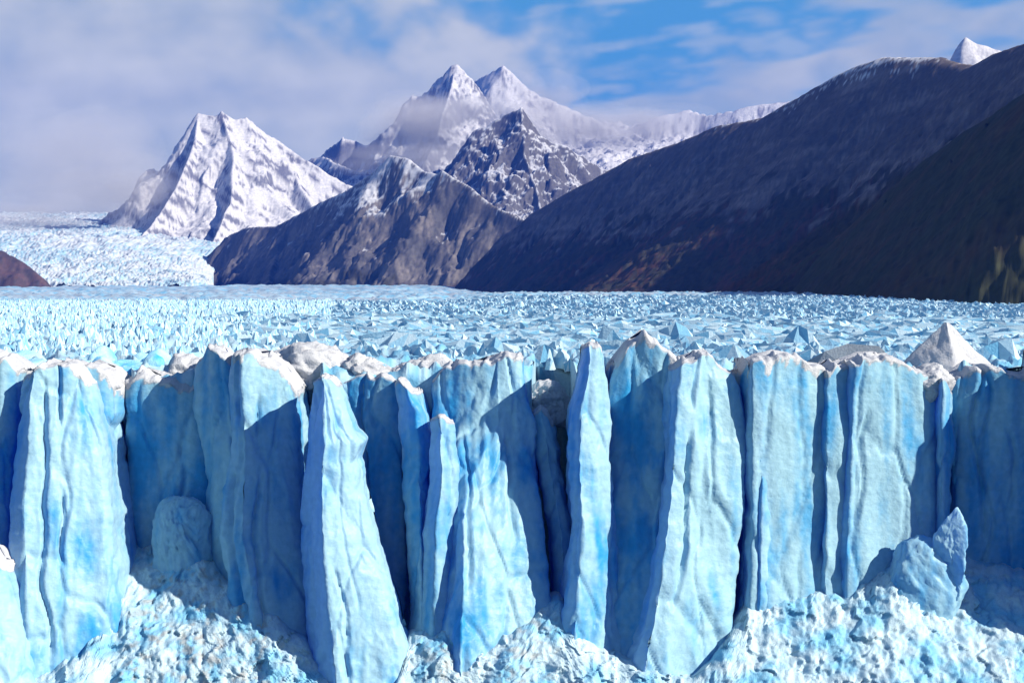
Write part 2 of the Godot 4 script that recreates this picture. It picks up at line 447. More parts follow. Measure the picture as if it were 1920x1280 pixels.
func make_glacier() -> void:
	var nc := 420
	var nr := 250
	var v := PackedVector3Array()
	var col := PackedColorArray()
	v.resize(nr * nc)
	col.resize(nr * nc)
	for r in nr:
		var dr := 276.0 * pow(8200.0 / 276.0, maxf(0.0, r - 2.0) / (nr - 3))
		var d := dr
		for c in nc:
			var px := lerpf(-220.0, 2140.0, float(c) / (nc - 1))
			var slot := 0.0        # deep clefts reach back into the ice
			for q in [[196, 240], [550, 592], [1004, 1070], [1126, 1160], [1380, 1404], [1752, 1790]]:
				slot = maxf(slot, sstep(q[0] - 8.0, q[0] + 4.0, px) * sstep(q[1] + 8.0, q[1] - 4.0, px))
			d = maxf(dr, 276.0 + slot * 60.0 + r * 0.01)
			var p := at(px, ice_py(px, d), d)
			var wave := 0.06 / (1.0 + d / 700.0)
			var a := 2.6 + minf(8.0, d * 0.0024)
			var k := n_r.get_noise_2d(p.x * wave, p.z * wave)
			p.y += (k - 0.3) * a + n_b.get_noise_2d(p.x * wave * 6.0, p.z * wave * 6.0) * a * 0.45
			if r < 2:        # the sheet ends in a wall of ice behind the towers
				p.y = [0.0, p.y - 3.0][r]
				p.z += [2.0, 0.6][r]
			v[r * nc + c] = p
			var t := n_b.get_noise_2d(p.x * 0.01, p.z * 0.004)
			var g := n_b.get_noise_2d(p.x * wave * 9.0, p.z * wave * 9.0)
			var cc := Color(0.38, 0.55, 0.66).lerp(Color(0.15, 0.40, 0.60), sstep(-0.25, 0.35, t * 0.6 + g))
			# bands of grit lie on the far ice
			var grit := sstep(0.1, 0.4, n_b.get_noise_2d(p.x * 0.0012 + 4.0, p.z * 0.006) + 0.25) * sstep(1500.0, 2200.0, d)
			col[r * nc + c] = cc.lerp(Color(0.36, 0.36, 0.40), grit * 0.6)
	setting(grid_mesh(v, grid_normals(v, nr, nc, false, false), col, nr, nc, false, false), "glacier_ground", M.field)
	# the icefall that comes down between the snowy mountain and the brown hill
	nc = 330
	nr = 190
	v.resize(nr * nc)
	col.resize(nr * nc)
	var prof := [[7000.0, 540.0], [7600.0, 524.0], [8400.0, 505.0], [9300.0, 478.0], [10200.0, 452.0], [11200.0, 432.0], [12500.0, 415.0], [14000.0, 400.0]]
	for r in nr:
		var d := lerpf(7000.0, 14000.0, float(r) / (nr - 1))
		for c in nc:
			var edge := float(c) / (nc - 1)
			var px := lerpf(-200.0, lerpf(400.0, 480.0, sstep(9300.0, 10500.0, d)), edge)
			var p := at(px, along(prof, d, 1) + sstep(200.0, 480.0, px) * 22.0 * sstep(7400.0, 9000.0, d), d)
			var g := n_r.get_noise_2d(p.x * 0.004, p.z * 0.0025)
			p.y += g * 30.0 + n_b.get_noise_2d(p.x * 0.06, p.z * 0.03) * 10.0 - 60.0 * pow(edge, 30.0)
			v[r * nc + c] = p
			var k := n_b.get_noise_2d(p.x * 0.05, p.z * 0.02) + 0.6 * n_b.get_noise_2d(p.x * 0.0016, p.z * 0.001)
			col[r * nc + c] = Color(0.56, 0.60, 0.63).lerp(Color(0.30, 0.48, 0.58), sstep(-0.1, 0.4, k))
	setting(grid_mesh(v, grid_normals(v, nr, nc, false, false), col, nr, nc, false, false), "icefall_ground", M.far_ice)

# a serac: a fin of ice with a broken crest, flat faces; crest along x, base at y = 0, about 1 x 1 x 1
func serac_arrays(sd: int, n: int, lean: float, fin: float) -> Array:
	var g := RandomNumberGenerator.new()
	g.seed = sd
	var rows := 5
	var p: Array[PackedVector3Array] = []
	for r in rows:
		p.append(PackedVector3Array())
	var hs := []
	var peak := g.randf_range(0.25, 0.75)
	for i in n:
		var t := float(i) / (n - 1)
		var h := 1.0 - pow(absf(t - peak) / maxf(peak, 1.0 - peak), 1.3) * g.randf_range(0.55, 0.9)
		hs.append(maxf(0.05, h * g.randf_range(0.72, 1.05)))
	for i in n:
		var t := float(i) / (n - 1)
		var x := t - 0.5
		var e := 1.0 - pow(absf(t - 0.5) * 2.0, 3.0) * 0.5
		var off := g.randf_range(-0.10, 0.10)
		p[0].append(Vector3(x * 1.15 + g.randf_range(-0.05, 0.05), -0.35, (0.5 + g.randf_range(-0.1, 0.15)) * e * fin))
		p[1].append(Vector3(x * 1.05 + g.randf_range(-0.05, 0.05), hs[i] * g.randf_range(0.35, 0.65), (g.randf_range(0.18, 0.36) * e) * fin + lean * 0.4))
		p[2].append(Vector3(x * 0.9 + g.randf_range(-0.05, 0.05), hs[i], off * fin + lean))
		p[3].append(Vector3(x * 1.05 + g.randf_range(-0.05, 0.05), hs[i] * g.randf_range(0.3, 0.75), -(g.randf_range(0.16, 0.4) * e) * fin + lean * 0.5))
		p[4].append(Vector3(x * 1.15 + g.randf_range(-0.05, 0.05), -0.35, -(0.5 + g.randf_range(-0.1, 0.15)) * e * fin))
	var v := PackedVector3Array()
	var nn := PackedVector3Array()
	var col := PackedColorArray()
	var tris := []
	for r in rows - 1:
		for i in n - 1:
			if g.randf() < 0.5:
				tris.append([p[r][i], p[r + 1][i], p[r + 1][i + 1]])
				tris.append([p[r][i], p[r + 1][i + 1], p[r][i + 1]])
			else:
				tris.append([p[r][i], p[r + 1][i], p[r][i + 1]])
				tris.append([p[r][i + 1], p[r + 1][i], p[r + 1][i + 1]])
	for e in [0, n - 1]:
		for r in [1, 2, 3]:
			var tri := [p[r][e], p[4][e] if r == 3 else p[r + 1][e], p[0][e]]
			if e == 0:
				tri = [tri[0], tri[2], tri[1]]
			tris.append(tri)
	for t in tris:
		var k: Vector3 = (t[2] - t[0]).cross(t[1] - t[0]).normalized()
		var w := g.randf()
		var cc := Color(0.46, 0.60, 0.68).lerp(Color(0.16, 0.42, 0.62), w * w)
		for q in 3:
			v.append(t[q])
			nn.append(k)
			col.append(cc)
	return [v, nn, col]

func mesh_of(v: PackedVector3Array, n: PackedVector3Array, col: PackedColorArray) -> ArrayMesh:
	var arr := []
	arr.resize(Mesh.ARRAY_MAX)
	arr[Mesh.ARRAY_VERTEX] = v
	arr[Mesh.ARRAY_NORMAL] = n
	arr[Mesh.ARRAY_COLOR] = col
	var m := ArrayMesh.new()
	m.add_surface_from_arrays(Mesh.PRIMITIVE_TRIANGLES, arr)
	return m

func make_seracs() -> void:
	var kinds := []
	var meshes := []
	for i in 14:
		var a := serac_arrays(100 + i, 5 + i % 3, [0.0, 0.12, -0.14, 0.2][i % 4], [0.8, 1.0, 0.6][i % 3])
		kinds.append(a)
		meshes.append(mesh_of(a[0], a[1], a[2]))
	# places, nearest first
	var spots := []
	var d := 322.0
	while d < 2100.0:
		var step := 4.4 + d * 0.0053
		var half := 0.40 * d
		var x := -half
		while x < half:
			spots.append([d + rng.randf_range(-0.5, 0.5) * step, x + rng.randf_range(-0.5, 0.5) * step])
			x += step * rng.randf_range(0.7, 1.25)
		d += step * 0.95
	spots.sort_custom(func(a, b): return a[0] < b[0])
	var fv := PackedVector3Array()
	var fn := PackedVector3Array()
	var fc := PackedColorArray()
	var made := 0
	for s in spots:
		var dd: float = s[0]
		var px: float = 960.0 + s[1] / dd * F
		if px < -80.0 or px > 2000.0:
			continue
		var band := sstep(900.0, 700.0, dd) * sstep(380.0, 560.0, px) * sstep(360.0, 420.0, dd)     # long smooth ridges lie in the middle
		var k := rng.randi() % kinds.size()
		var h := (2.2 + dd * 0.0020) * rng.randf_range(0.5, 1.4)
		var l := h * rng.randf_range(1.2, 2.7)
		var w := h * rng.randf_range(0.7, 1.3)
		var turn := rng.randf_range(-0.9, 0.9) - 0.9
		if rng.randf() < band * 0.62:
			l = h * rng.randf_range(3.0, 5.5)
			w = h * rng.randf_range(1.0, 1.7)
			turn = rng.randf_range(-0.25, 0.35) - 0.3
		elif px < 620.0 and dd > 330.0:
			l = h * rng.randf_range(0.6, 1.1)          # upright shards stand in the south
			h *= 1.25
			turn = rng.randf_range(0.2, 1.4)
		var b := Basis(Vector3.UP, turn) * Basis(Vector3.BACK, rng.randf_range(-0.22, 0.22)) * Basis.from_scale(Vector3(l, h, w))
		var o := Vector3(s[1], ice_level(s[1], dd) - 0.6, -dd)
		if made < 300:
			var q := node_of(meshes[k], "serac", M.field)
			q.transform = Transform3D(b, o)
			if l > h * 2.8:
				tag(q, "long pale blue ridge of ice on the broken glacier behind the cliff", "serac", "long ice ridges behind the cliff")
			elif px < 620.0:
				tag(q, "upright white ice shard on the glacier below the snowy mountain", "serac", "ice shards below the snowy mountain")
			else:
				tag(q, "angular white and blue ice block on the glacier below the dark slopes", "serac", "ice blocks below the dark slopes")
			made += 1
		else:
			var a: Array = kinds[k]
			var nb := b.inverse().transposed()
			var t := Transform3D(b, o)
			fv.append_array(t * (a[0] as PackedVector3Array))
			for q in a[1]:
				fn.append((nb * q).normalized())
			fc.append_array(a[2])
	var far := node_of(mesh_of(fv, fn, fc), "serac_field", M.field)
	far.set_meta("kind", "stuff")
	tag(far, "countless small jagged ice towers covering the glacier as far as the mountains", "seracs")
	print("seracs ", spots.size(), " tris ", fv.size() / 3)

# ---------------------------------------------------------------- the ice cliff
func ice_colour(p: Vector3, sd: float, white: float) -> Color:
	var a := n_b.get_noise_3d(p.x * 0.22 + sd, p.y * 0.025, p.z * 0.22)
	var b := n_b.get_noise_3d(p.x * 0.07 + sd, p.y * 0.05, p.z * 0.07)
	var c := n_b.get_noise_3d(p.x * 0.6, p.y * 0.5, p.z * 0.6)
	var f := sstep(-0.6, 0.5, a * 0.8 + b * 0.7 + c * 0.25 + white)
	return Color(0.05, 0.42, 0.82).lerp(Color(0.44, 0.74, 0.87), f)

func crust_colour(p: Vector3) -> Color:
	var a := n_b.get_noise_3d(p.x * 0.25, p.y * 0.25, p.z * 0.25)
	var b := n_b.get_noise_3d(p.x * 0.9, p.y * 0.9, p.z * 0.9)
	return Color(0.50, 0.53, 0.57).lerp(Color(0.22, 0.21, 0.21), sstep(0.25, 0.8, a + b * 0.6) * 0.38)

# rows: [py, left px, right px, metres in front of the cliff line, where the front edge runs (0..1), how far the left and the right end fall back]
# top: [0..1 across, py]
func pillar(label: String, rows: Array, top: Array, o := {}) -> Node3D:
	var sd: float = o.get("seed", float(names.get("ice_tower", 0)) * 7.3)
	var thick: float = o.get("thick", 14.0)
	var lumps: float = o.get("lumps", 1.0)
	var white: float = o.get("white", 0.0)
	var even: float = o.get("even", 0.4)
	var cap_h: float = o.get("cap", 1.2)
	var cap_edge: float = o.get("crust", 1.2)
	var bottom: float = o.get("bottom", 1345.0)
	var wide := 0.0
	for r in rows:
		wide = maxf(wide, (r[2] - r[1]) * FRONT / F)
	var nf := clampi(int(wide / 0.36), 14, 90)
	var ns := 12
	var nb := 6
	var nc := nf + ns + nb + ns
	var tall: float = (bottom - top[0][1]) * FRONT / F
	var nr := int(tall / 0.40)
	var nk := 7
	var total := nr + nk
	var v := PackedVector3Array()
	v.resize(total * nc)
	for r in nr:
		var t := float(r) / (nr - 1)
		for c in nc:
			var s := 0.0
			var back := 0.0
			if c < nf:
				s = float(c) / (nf - 1)
			elif c < nf + ns:
				s = 1.0
				back = float(c - nf + 1) / (ns + 1)
			elif c < nf + ns + nb:
				s = 1.0 - float(c - nf - ns) / (nb - 1)
				back = 1.0
			else:
				s = 0.0
				back = 1.0 - float(c - nf - ns - nb + 1) / (ns + 1)
			var py := lerpf(bottom, along(top, s, 1), t)
			var xl := along(rows, py, 1) - 3.0 + n_b.get_noise_2d(py * 0.02, sd) * 4.0
			var xr := along(rows, py, 2) + 3.0 + n_b.get_noise_2d(py * 0.02, sd + 50.0) * 4.0
			var fr := along(rows, py, 3)
			var ridge := along(rows, py, 4)
			var fall := 0.0
			if s < ridge:
				fall = along(rows, py, 5) * ((ridge - s) / maxf(ridge, 0.02))
			else:
				fall = along(rows, py, 6) * ((s - ridge) / maxf(1.0 - ridge, 0.02))
			var e := absf(s * 2.0 - 1.0)
			fall += pow(e, 10.0) * 0.9
			var d := FRONT - fr + fall + back * thick
			var p := at(lerpf(xl, xr, s), py, FRONT - fr + fall)
			p.z = -d
			v[r * nc + c] = p
	var g := RandomNumberGenerator.new()
	g.seed = int(sd * 10.0) + 5
	var cracks := []
	for i in int(wide / 8.0):
		cracks.append([g.randf_range(0.1, 0.9), g.randf_range(0.3, 1.3)])
	# displace sideways along the footprint's normal
	var base := v.duplicate()
	for r in nr:
		var o_ := r * nc
		var t := float(r) / (nr - 1)
		for c in nc:
			var p := base[o_ + c]
			var q := base[o_ + (c + 1) % nc] - base[o_ + (c + nc - 1) % nc]
			var nrm := Vector3(-q.z, 0.0, q.x).normalized()
			var lump := n_a.get_noise_3d(p.x * 0.09 + sd, p.y * 0.055, p.z * 0.09)
			var lump2 := n_a.get_noise_3d(p.x * 0.3 + sd, p.y * 0.16, p.z * 0.3)
			var scallop := absf(n_a.get_noise_3d(p.x * 0.6, p.y * 0.36 + sd, p.z * 0.6))
			var arris := 0.35 - absf(n_a.get_noise_3d(p.x * 0.10 + sd * 3.0, p.y * 0.024, p.z * 0.10))      # edges between faces left by blocks that fell
			var arris2 := 0.3 - absf(n_a.get_noise_3d(p.x * 0.25, p.y * 0.09 + sd * 2.0, p.z * 0.25))
			var wx := p.x * 0.11 + lump * 0.2 + sd
			var wy := p.y * 0.026 + lump2 * 0.03
			var gap := n_d.get_noise_3d(wx, wy, p.z * 0.11) + 1.0       # thin fractures between slabs
			var slab := n_c.get_noise_3d(wx, wy, p.z * 0.11) * 0.3 * even - 0.45 * exp(-gap * gap / 0.003)
			var foot := 1.0 + lumps * 1.3 * sstep(0.4, 0.0, t)        # broken and lumpy towards the foot
			var k := slab + (lump * 0.7 + arris * 2.0 + arris2 * 0.35) * even + lump2 * 0.09 * lumps * foot + (0.3 - scallop) * 0.13 * lumps * foot
			if c < nf:        # cracks run down the face
				var s := float(c) / (nf - 1)
				for q2 in cracks:
					var off: float = (s - q2[0] - 0.07 * n_a.get_noise_2d(p.y * 0.06, q2[0] * 90.0 + sd)) * wide / 0.42
					if absf(off) < 3.0:
						k -= q2[1] * exp(-off * off) * sstep(0.0, 0.3, n_a.get_noise_2d(p.y * 0.035 + q2[0] * 40.0, sd) + 0.25)
			v[o_ + c] = p + nrm * k + Vector3(0, n_a.get_noise_2d(p.x * 0.5, sd) * 0.6 * t, 0)
	# the top: rings that draw in to a spine
	var last := (nr - 1) * nc
	for j in nk:
		var q := float(j + 1) / nk
		for c in nc:
			var p := v[last + c]
			var s := 0.0
			if c < nf:
				s = float(c) / (nf - 1)
			elif c < nf + ns:
				s = 1.0
			elif c < nf + ns + nb:
				s = 1.0 - float(c - nf - ns) / (nb - 1)
			var cf := clampi(int(round(s * (nf - 1))), 1, nf - 2)
			var cb := clampi(nf + ns + int(round((1.0 - s) * (nb - 1))), nf + ns, nf + ns + nb - 1)
			var mid := (v[last + cf] + v[last + cb]) * 0.5
			var w := p.lerp(mid, q)
			w.y = lerpf(p.y, mid.y, q) + cap_h * sqrt(q) * (0.6 + 0.8 * n_b.get_noise_2d(w.x * 0.25 + sd, w.z * 0.25))
			w.y += n_b.get_noise_3d(w.x * 0.5, w.z * 0.5, sd) * 0.7 * q
			v[(nr + j) * nc + c] = w
	var n := grid_normals(v, total, nc, true, false)
	var col := PackedColorArray()
	col.resize(v.size())
	var pick := PackedByteArray()
	pick.resize(v.size())
	for r in total:
		for c in nc:
			var i := r * nc + c
			var p := v[i]
			var edge := cap_edge * 0.7 * (0.5 + 1.6 * n_b.get_noise_2d(p.x * 0.3 + sd, p.z * 0.3)) / 0.40
			var crust := r >= nr - 1 - int(maxf(0.0, edge))
			pick[i] = 1 if crust else 0
			col[i] = crust_colour(p) if crust else ice_colour(p, sd, white)
	var root := Node3D.new()
	root.name = numbered("ice_tower")
	add_child(root)
	tag(root, label, "ice pillar", "pillars of the ice cliff")
	node_of(grid_mesh(v, n, col, total, nc, true, false, pick, 0), "ice_wall", M.ice, root)
	for i in v.size():
		if pick[i] == 1 or (i >= nc and pick[i - nc] == 1) or (i + nc < v.size() and pick[i + nc] == 1):
			col[i] = crust_colour(v[i])
	node_of(grid_mesh(v, n, col, total, nc, true, false, pick, 1), "snow_crust", M.crust, root)
	return root

func make_cliff() -> void:
	pillar("pale ice tower split by a deep blue crack from the broad rounded one", [[650, -120, 24, 4, 0.1, 3, 5], [760, -120, 30, 4, 0.1, 3, 5], [950, -120, 14, 5, 0.1, 3, 5], [1345, -120, 22, 8, 0.1, 3, 5]], [[0, 660], [0.6, 668], [0.85, 672], [1, 700]], {"white": 0.25})
	pillar("broad pale ice tower with a rounded top and a snowy shoulder", [[680, 52, 158, 3, 0.12, 2, 5], [760, 40, 176, 4, 0.12, 2, 6], [870, 32, 192, 6, 0.12, 2, 6], [950, 22, 204, 8, 0.12, 2, 7], [1100, 20, 216, 11, 0.15, 2, 7], [1345, 10, 240, 16, 0.2, 2, 8]], [[0, 712], [0.12, 690], [0.4, 683], [0.75, 690], [1, 722]], {"white": 0.22, "thick": 16.0, "even": 0.3})
	pillar("snow-capped shoulder standing behind the broad rounded tower", [[690, 120, 218, -6, 0.4, 2, 2], [780, 130, 216, -6, 0.4, 2, 2], [830, 110, 190, -6, 0.4, 2, 2], [1345, 100, 180, -6, 0.4, 2, 2]], [[0, 690], [0.5, 686], [0.8, 705], [1, 735]], {"crust": 3.0})
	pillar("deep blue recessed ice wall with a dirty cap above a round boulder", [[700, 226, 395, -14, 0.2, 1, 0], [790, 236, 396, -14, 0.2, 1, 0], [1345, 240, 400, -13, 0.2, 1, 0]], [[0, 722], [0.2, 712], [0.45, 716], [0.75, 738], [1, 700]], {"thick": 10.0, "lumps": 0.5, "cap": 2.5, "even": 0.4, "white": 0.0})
	pillar("thin blue ice fin with a pointed top beside the recessed wall", [[650, 372, 432, -6, 0.75, 5, 0], [760, 362, 438, -5, 0.8, 6, 0], [900, 386, 440, -4, 0.8, 6, 0], [1345, 392, 450, -2, 0.8, 6, 0]], [[0, 688], [0.25, 652], [0.45, 656], [0.8, 672], [1, 690]], {"thick": 12.0, "crust": 0.4})
	pillar("white-topped ice tower with a shadowed blue foot beside the thin blue fin", [[660, 432, 536, 0, 0.2, 2, 4], [720, 430, 552, 1, 0.2, 3, 5], [850, 436, 560, 2, 0.2, 3, 5], [1000, 415, 568, 5, 0.25, 4, 6], [1130, 430, 590, 8, 0.3, 4, 6], [1345, 420, 600, 12, 0.3, 4, 6]], [[0, 668], [0.3, 660], [0.7, 680], [1, 735]], {"white": 0.15, "thick": 16.0, "crust": 2.2})
	pillar("tall pale ice spire tapering to a blunt point in front of the blue walls", [[700, 596, 618, 10, 0.45, 2, 3], [740, 592, 634, 10, 0.4, 4, 3], [800, 582, 655, 11, 0.35, 6, 4], [830, 580, 676, 12, 0.3, 7, 4], [862, 578, 664, 12, 0.3, 7, 4], [950, 568, 682, 13, 0.3, 8, 4], [1040, 570, 704, 14, 0.28, 8, 4], [1130, 575, 735, 15, 0.25, 8, 4], [1345, 585, 790, 19, 0.25, 8, 4]], [[0, 716], [0.5, 698], [1, 722]], {"white": 0.55, "thick": 9.0, "crust": 0.3, "cap": 0.4})
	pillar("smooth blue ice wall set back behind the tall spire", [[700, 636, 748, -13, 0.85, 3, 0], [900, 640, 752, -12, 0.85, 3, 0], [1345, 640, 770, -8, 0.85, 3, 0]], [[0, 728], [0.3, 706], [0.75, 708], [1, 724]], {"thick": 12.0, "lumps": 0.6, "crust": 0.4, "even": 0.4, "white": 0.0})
	pillar("slim ice rib with a curled edge beside the smooth blue wall", [[718, 742, 772, -3, 0.6, 3, 2], [780, 748, 798, -2, 0.6, 4, 2], [840, 752, 808, -1, 0.6, 4, 2], [950, 765, 800, 1, 0.6, 4, 2], [1150, 775, 800, 4, 0.6, 4, 2], [1345, 760, 820, 9, 0.6, 4, 2]], [[0, 724], [0.4, 716], [1, 745]], {"thick": 10.0, "crust": 0.3})
	pillar("short square-topped ice post leaning on the great shadowed block", [[785, 812, 842, 4, 0.4, 4, 2], [900, 808, 856, 5, 0.4, 4, 2], [1000, 800, 842, 6, 0.4, 4, 2], [1345, 785, 850, 11, 0.4, 4, 2]], [[0, 792], [0.5, 783], [1, 792]], {"white": 0.2, "thick": 7.0, "crust": 0.2, "cap": 0.5})
	pillar("great ice block whose upper half lies in blue shadow", [[670, 822, 976, -10, 0.7, 3, 1], [720, 812, 984, -9, 0.7, 3, 1], [800, 812, 1000, -7, 0.65, 3, 2], [900, 830, 1002, 0, 0.3, 4, 5], [1000, 835, 1015, 6, 0.2, 4, 7], [1100, 830, 1026, 10, 0.2, 4, 8], [1345, 815, 1050, 17, 0.2, 4, 8]], [[0, 716], [0.1, 690], [0.35, 682], [0.7, 680], [0.85, 668], [1, 672]], {"white": 0.12, "thick": 18.0, "crust": 0.6})
	pillar("slanted blue ice sliver inside the dark crevice", [[760, 1000, 1030, -10, 0.5, 2, 2], [870, 1008, 1050, -8, 0.5, 2, 2], [1000, 1036, 1070, -4, 0.5, 2, 2], [1345, 1040, 1100, 4, 0.5, 3, 3]], [[0, 790], [0.5, 765], [1, 800]], {"thick": 8.0, "crust": 0.0, "white": 0.0})
	pillar("ice tower crowned by a rounded white knob beside a dark slot", [[645, 1099, 1126, 0, 0.3, 2, 2], [700, 1092, 1136, 1, 0.3, 2, 3], [770, 1074, 1146, 2, 0.25, 3, 4], [850, 1070, 1140, 4, 0.25, 3, 4], [1000, 1076, 1150, 6, 0.25, 3, 5], [1100, 1060, 1160, 8, 0.25, 3, 5], [1345, 1030, 1180, 14, 0.3, 3, 6]], [[0, 655], [0.5, 642], [1, 655]], {"white": 0.2, "thick": 12.0, "crust": 1.5, "cap": 0.6})
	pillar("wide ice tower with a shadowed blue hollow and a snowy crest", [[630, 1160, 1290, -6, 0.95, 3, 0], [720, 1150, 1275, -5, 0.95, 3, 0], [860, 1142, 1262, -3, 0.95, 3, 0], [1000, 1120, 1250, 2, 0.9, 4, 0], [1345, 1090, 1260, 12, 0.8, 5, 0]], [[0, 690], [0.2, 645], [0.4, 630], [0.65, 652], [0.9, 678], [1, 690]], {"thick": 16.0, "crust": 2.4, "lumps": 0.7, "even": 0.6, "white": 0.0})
	pillar("great bright ice tower with a rounded lit flank beside the long blue crack", [[660, 1272, 1374, 1, 0.12, 3, 5], [740, 1256, 1386, 3, 0.12, 4, 6], [830, 1250, 1394, 5, 0.12, 5, 6], [950, 1240, 1386, 7, 0.12, 5, 6], [1100, 1215, 1374, 10, 0.15, 6, 7], [1345, 1150, 1360, 17, 0.2, 6, 8]], [[0, 690], [0.3, 676], [0.55, 658], [0.7, 684], [0.9, 694], [1, 720]], {"even": 0.6, "white": 0.35, "thick": 18.0, "crust": 0.5, "lumps": 0.8})
	pillar("slim pointed ice flake in front of the long blue crack", [[682, 1392, 1412, -1, 0.5, 3, 1], [760, 1396, 1428, 0, 0.6, 4, 1], [900, 1400, 1440, 1, 0.7, 5, 1], [1345, 1372, 1440, 6, 0.7, 5, 1]], [[0, 700], [0.4, 676], [1, 700]], {"thick": 14.0, "crust": 0.0})
	pillar("bright ice wall with a dirty snow crown beside the pointed flake", [[670, 1404, 1552, 0, 0.05, 1, 5], [800, 1406, 1556, 1, 0.05, 1, 5], [1000, 1404, 1554, 2, 0.05, 1, 5], [1345, 1395, 1556, 6, 0.05, 1, 5]], [[0, 688], [0.1, 680], [0.3, 674], [0.55, 668], [0.8, 688], [1, 694]], {"even": 0.35, "white": 0.2, "thick": 16.0, "crust": 3.0, "lumps": 0.6})
	pillar("narrow bright ice column split from its neighbours by thin cracks", [[690, 1548, 1604, -3, 0.1, 1, 2], [800, 1544, 1602, -2, 0.1, 1, 2], [950, 1546, 1594, -1, 0.1, 1, 2], [1345, 1543, 1590, 2, 0.1, 1, 2]], [[0, 702], [0.5, 684], [1, 700]], {"even": 0.4, "white": 0.25, "thick": 16.0, "crust": 1.2, "lumps": 0.6})
	pillar("wide bright ice wall below the dirty pyramid", [[670, 1598, 1752, -2, 0.05, 1, 6], [740, 1594, 1762, -2, 0.05, 1, 6], [900, 1588, 1758, -1, 0.05, 1, 6], [1000, 1582, 1756, 0, 0.05, 1, 6], [1345, 1576, 1756, 3, 0.05, 1, 6]], [[0, 686], [0.25, 672], [0.5, 674], [0.8, 700], [1, 712]], {"even": 0.35, "white": 0.25, "thick": 16.0, "crust": 1.0, "lumps": 0.6})
	pillar("thin leaning ice blade beside the shaded blue wall", [[715, 1758, 1784, -5, 0.4, 3, 3], [820, 1756, 1786, -5, 0.4, 3, 3], [1345, 1750, 1775, -3, 0.4, 3, 3]], [[0, 730], [0.5, 712], [1, 735]], {"thick": 12.0, "crust": 0.6})
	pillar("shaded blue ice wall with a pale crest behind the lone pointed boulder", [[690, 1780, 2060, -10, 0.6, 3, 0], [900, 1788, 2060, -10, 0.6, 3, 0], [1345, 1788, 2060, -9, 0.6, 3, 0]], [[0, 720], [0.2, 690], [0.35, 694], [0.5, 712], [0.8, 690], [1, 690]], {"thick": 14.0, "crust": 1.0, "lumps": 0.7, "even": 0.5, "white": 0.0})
	pillar("sunlit ice buttress standing beyond the shaded blue wall", [[640, 2010, 2200, 8, 0.4, 5, 5], [1345, 1990, 2240, 16, 0.4, 5, 5]], [[0, 660], [0.5, 640], [1, 660]], {"thick": 24.0})
	pillar("pale ice fin rising from the crushed ice in front of the cracked pale tower", [[1050, -60, 4, 16, 0.4, 3, 4], [1150, -80, 36, 18, 0.4, 3, 5], [1240, -90, 58, 20, 0.4, 3, 5], [1345, -100, 80, 23, 0.4, 3, 5]], [[0, 1030], [0.6, 1040], [1, 1075]], {"white": 0.35, "thick": 8.0, "crust": 0.0})

# ---------------------------------------------------------------- loose blocks: a ball cut by planes, then roughened
func block_mesh(sd: int, size: Vector3, planes: int, res: int, rough: float, white: float, crusty := false, sharp := 18.0, dirt := 0.0) -> ArrayMesh:
	var g := RandomNumberGenerator.new()
	g.seed = sd
	var pl := []
	for i in planes:
		var nrm := Vector3(g.randfn(), g.randfn() * 0.8, g.randfn()).normalized()
		pl.append([nrm, g.randf_range(0.52, 0.9)])
	var v := PackedVector3Array()
	var ix := PackedInt32Array()
	for f in 6:
		var start := v.size()
		for i in res + 1:
			for j in res + 1:
				var a := tan((float(i) / res * 2.0 - 1.0) * PI / 4.0)
				var b := tan((float(j) / res * 2.0 - 1.0) * PI / 4.0)
				var q: Vector3 = [Vector3(1, a, b), Vector3(-1, b, a), Vector3(b, 1, a), Vector3(a, -1, b), Vector3(a, b, 1), Vector3(b, a, -1)][f]
				q = q.normalized()
				var inv := 1.0
				for p in pl:
					var k: float = maxf(0.0, q.dot(p[0])) / p[1]
					inv += pow(k, sharp)
				var r := pow(inv, -1.0 / sharp) * 1.3
				var w := q * r * size * 0.5
				var m := maxf(size.x, maxf(size.y, size.z))
				w += q * n_c.get_noise_3d(w.x * 0.42 + sd, w.y * 0.42, w.z * 0.42) * 0.03 * m * rough
				w += q * (n_b.get_noise_3d(w.x / m * 5.0 + sd, w.y / m * 5.0, w.z / m * 5.0) * 0.05 + (0.2 - absf(n_b.get_noise_3d(w.x * 0.5 + sd, w.y * 0.5, w.z * 0.5))) * 0.06) * m * rough
				v.append(w)
		for i in res:
			for j in res:
				var a := start + i * (res + 1) + j
				ix.append_array(PackedInt32Array([a, a + 1, a + res + 1, a + 1, a + res + 2, a + res + 1]))
	var n := PackedVector3Array()
	n.resize(v.size())
	for t in range(0, ix.size(), 3):
		var k := (v[ix[t + 2]] - v[ix[t]]).cross(v[ix[t + 1]] - v[ix[t]])
		if k.dot(v[ix[t]]) < 0.0:
			var h := ix[t + 1]
			ix[t + 1] = ix[t + 2]
			ix[t + 2] = h
			k = -k
		for q in 3:
			n[ix[t + q]] += k
	var col := PackedColorArray()
	for i in v.size():
		n[i] = n[i].normalized()
		col.append(crust_colour(v[i] + Vector3(sd, 0, 0)).lerp(Color(0.10, 0.105, 0.12), dirt) if crusty else ice_colour(v[i], sd, white))
	var arr := []
	arr.resize(Mesh.ARRAY_MAX)
	arr[Mesh.ARRAY_VERTEX] = v
	arr[Mesh.ARRAY_NORMAL] = n
	arr[Mesh.ARRAY_COLOR] = col
	arr[Mesh.ARRAY_INDEX] = ix
	var m := ArrayMesh.new()
	m.add_surface_from_arrays(Mesh.PRIMITIVE_TRIANGLES, arr)
	return m

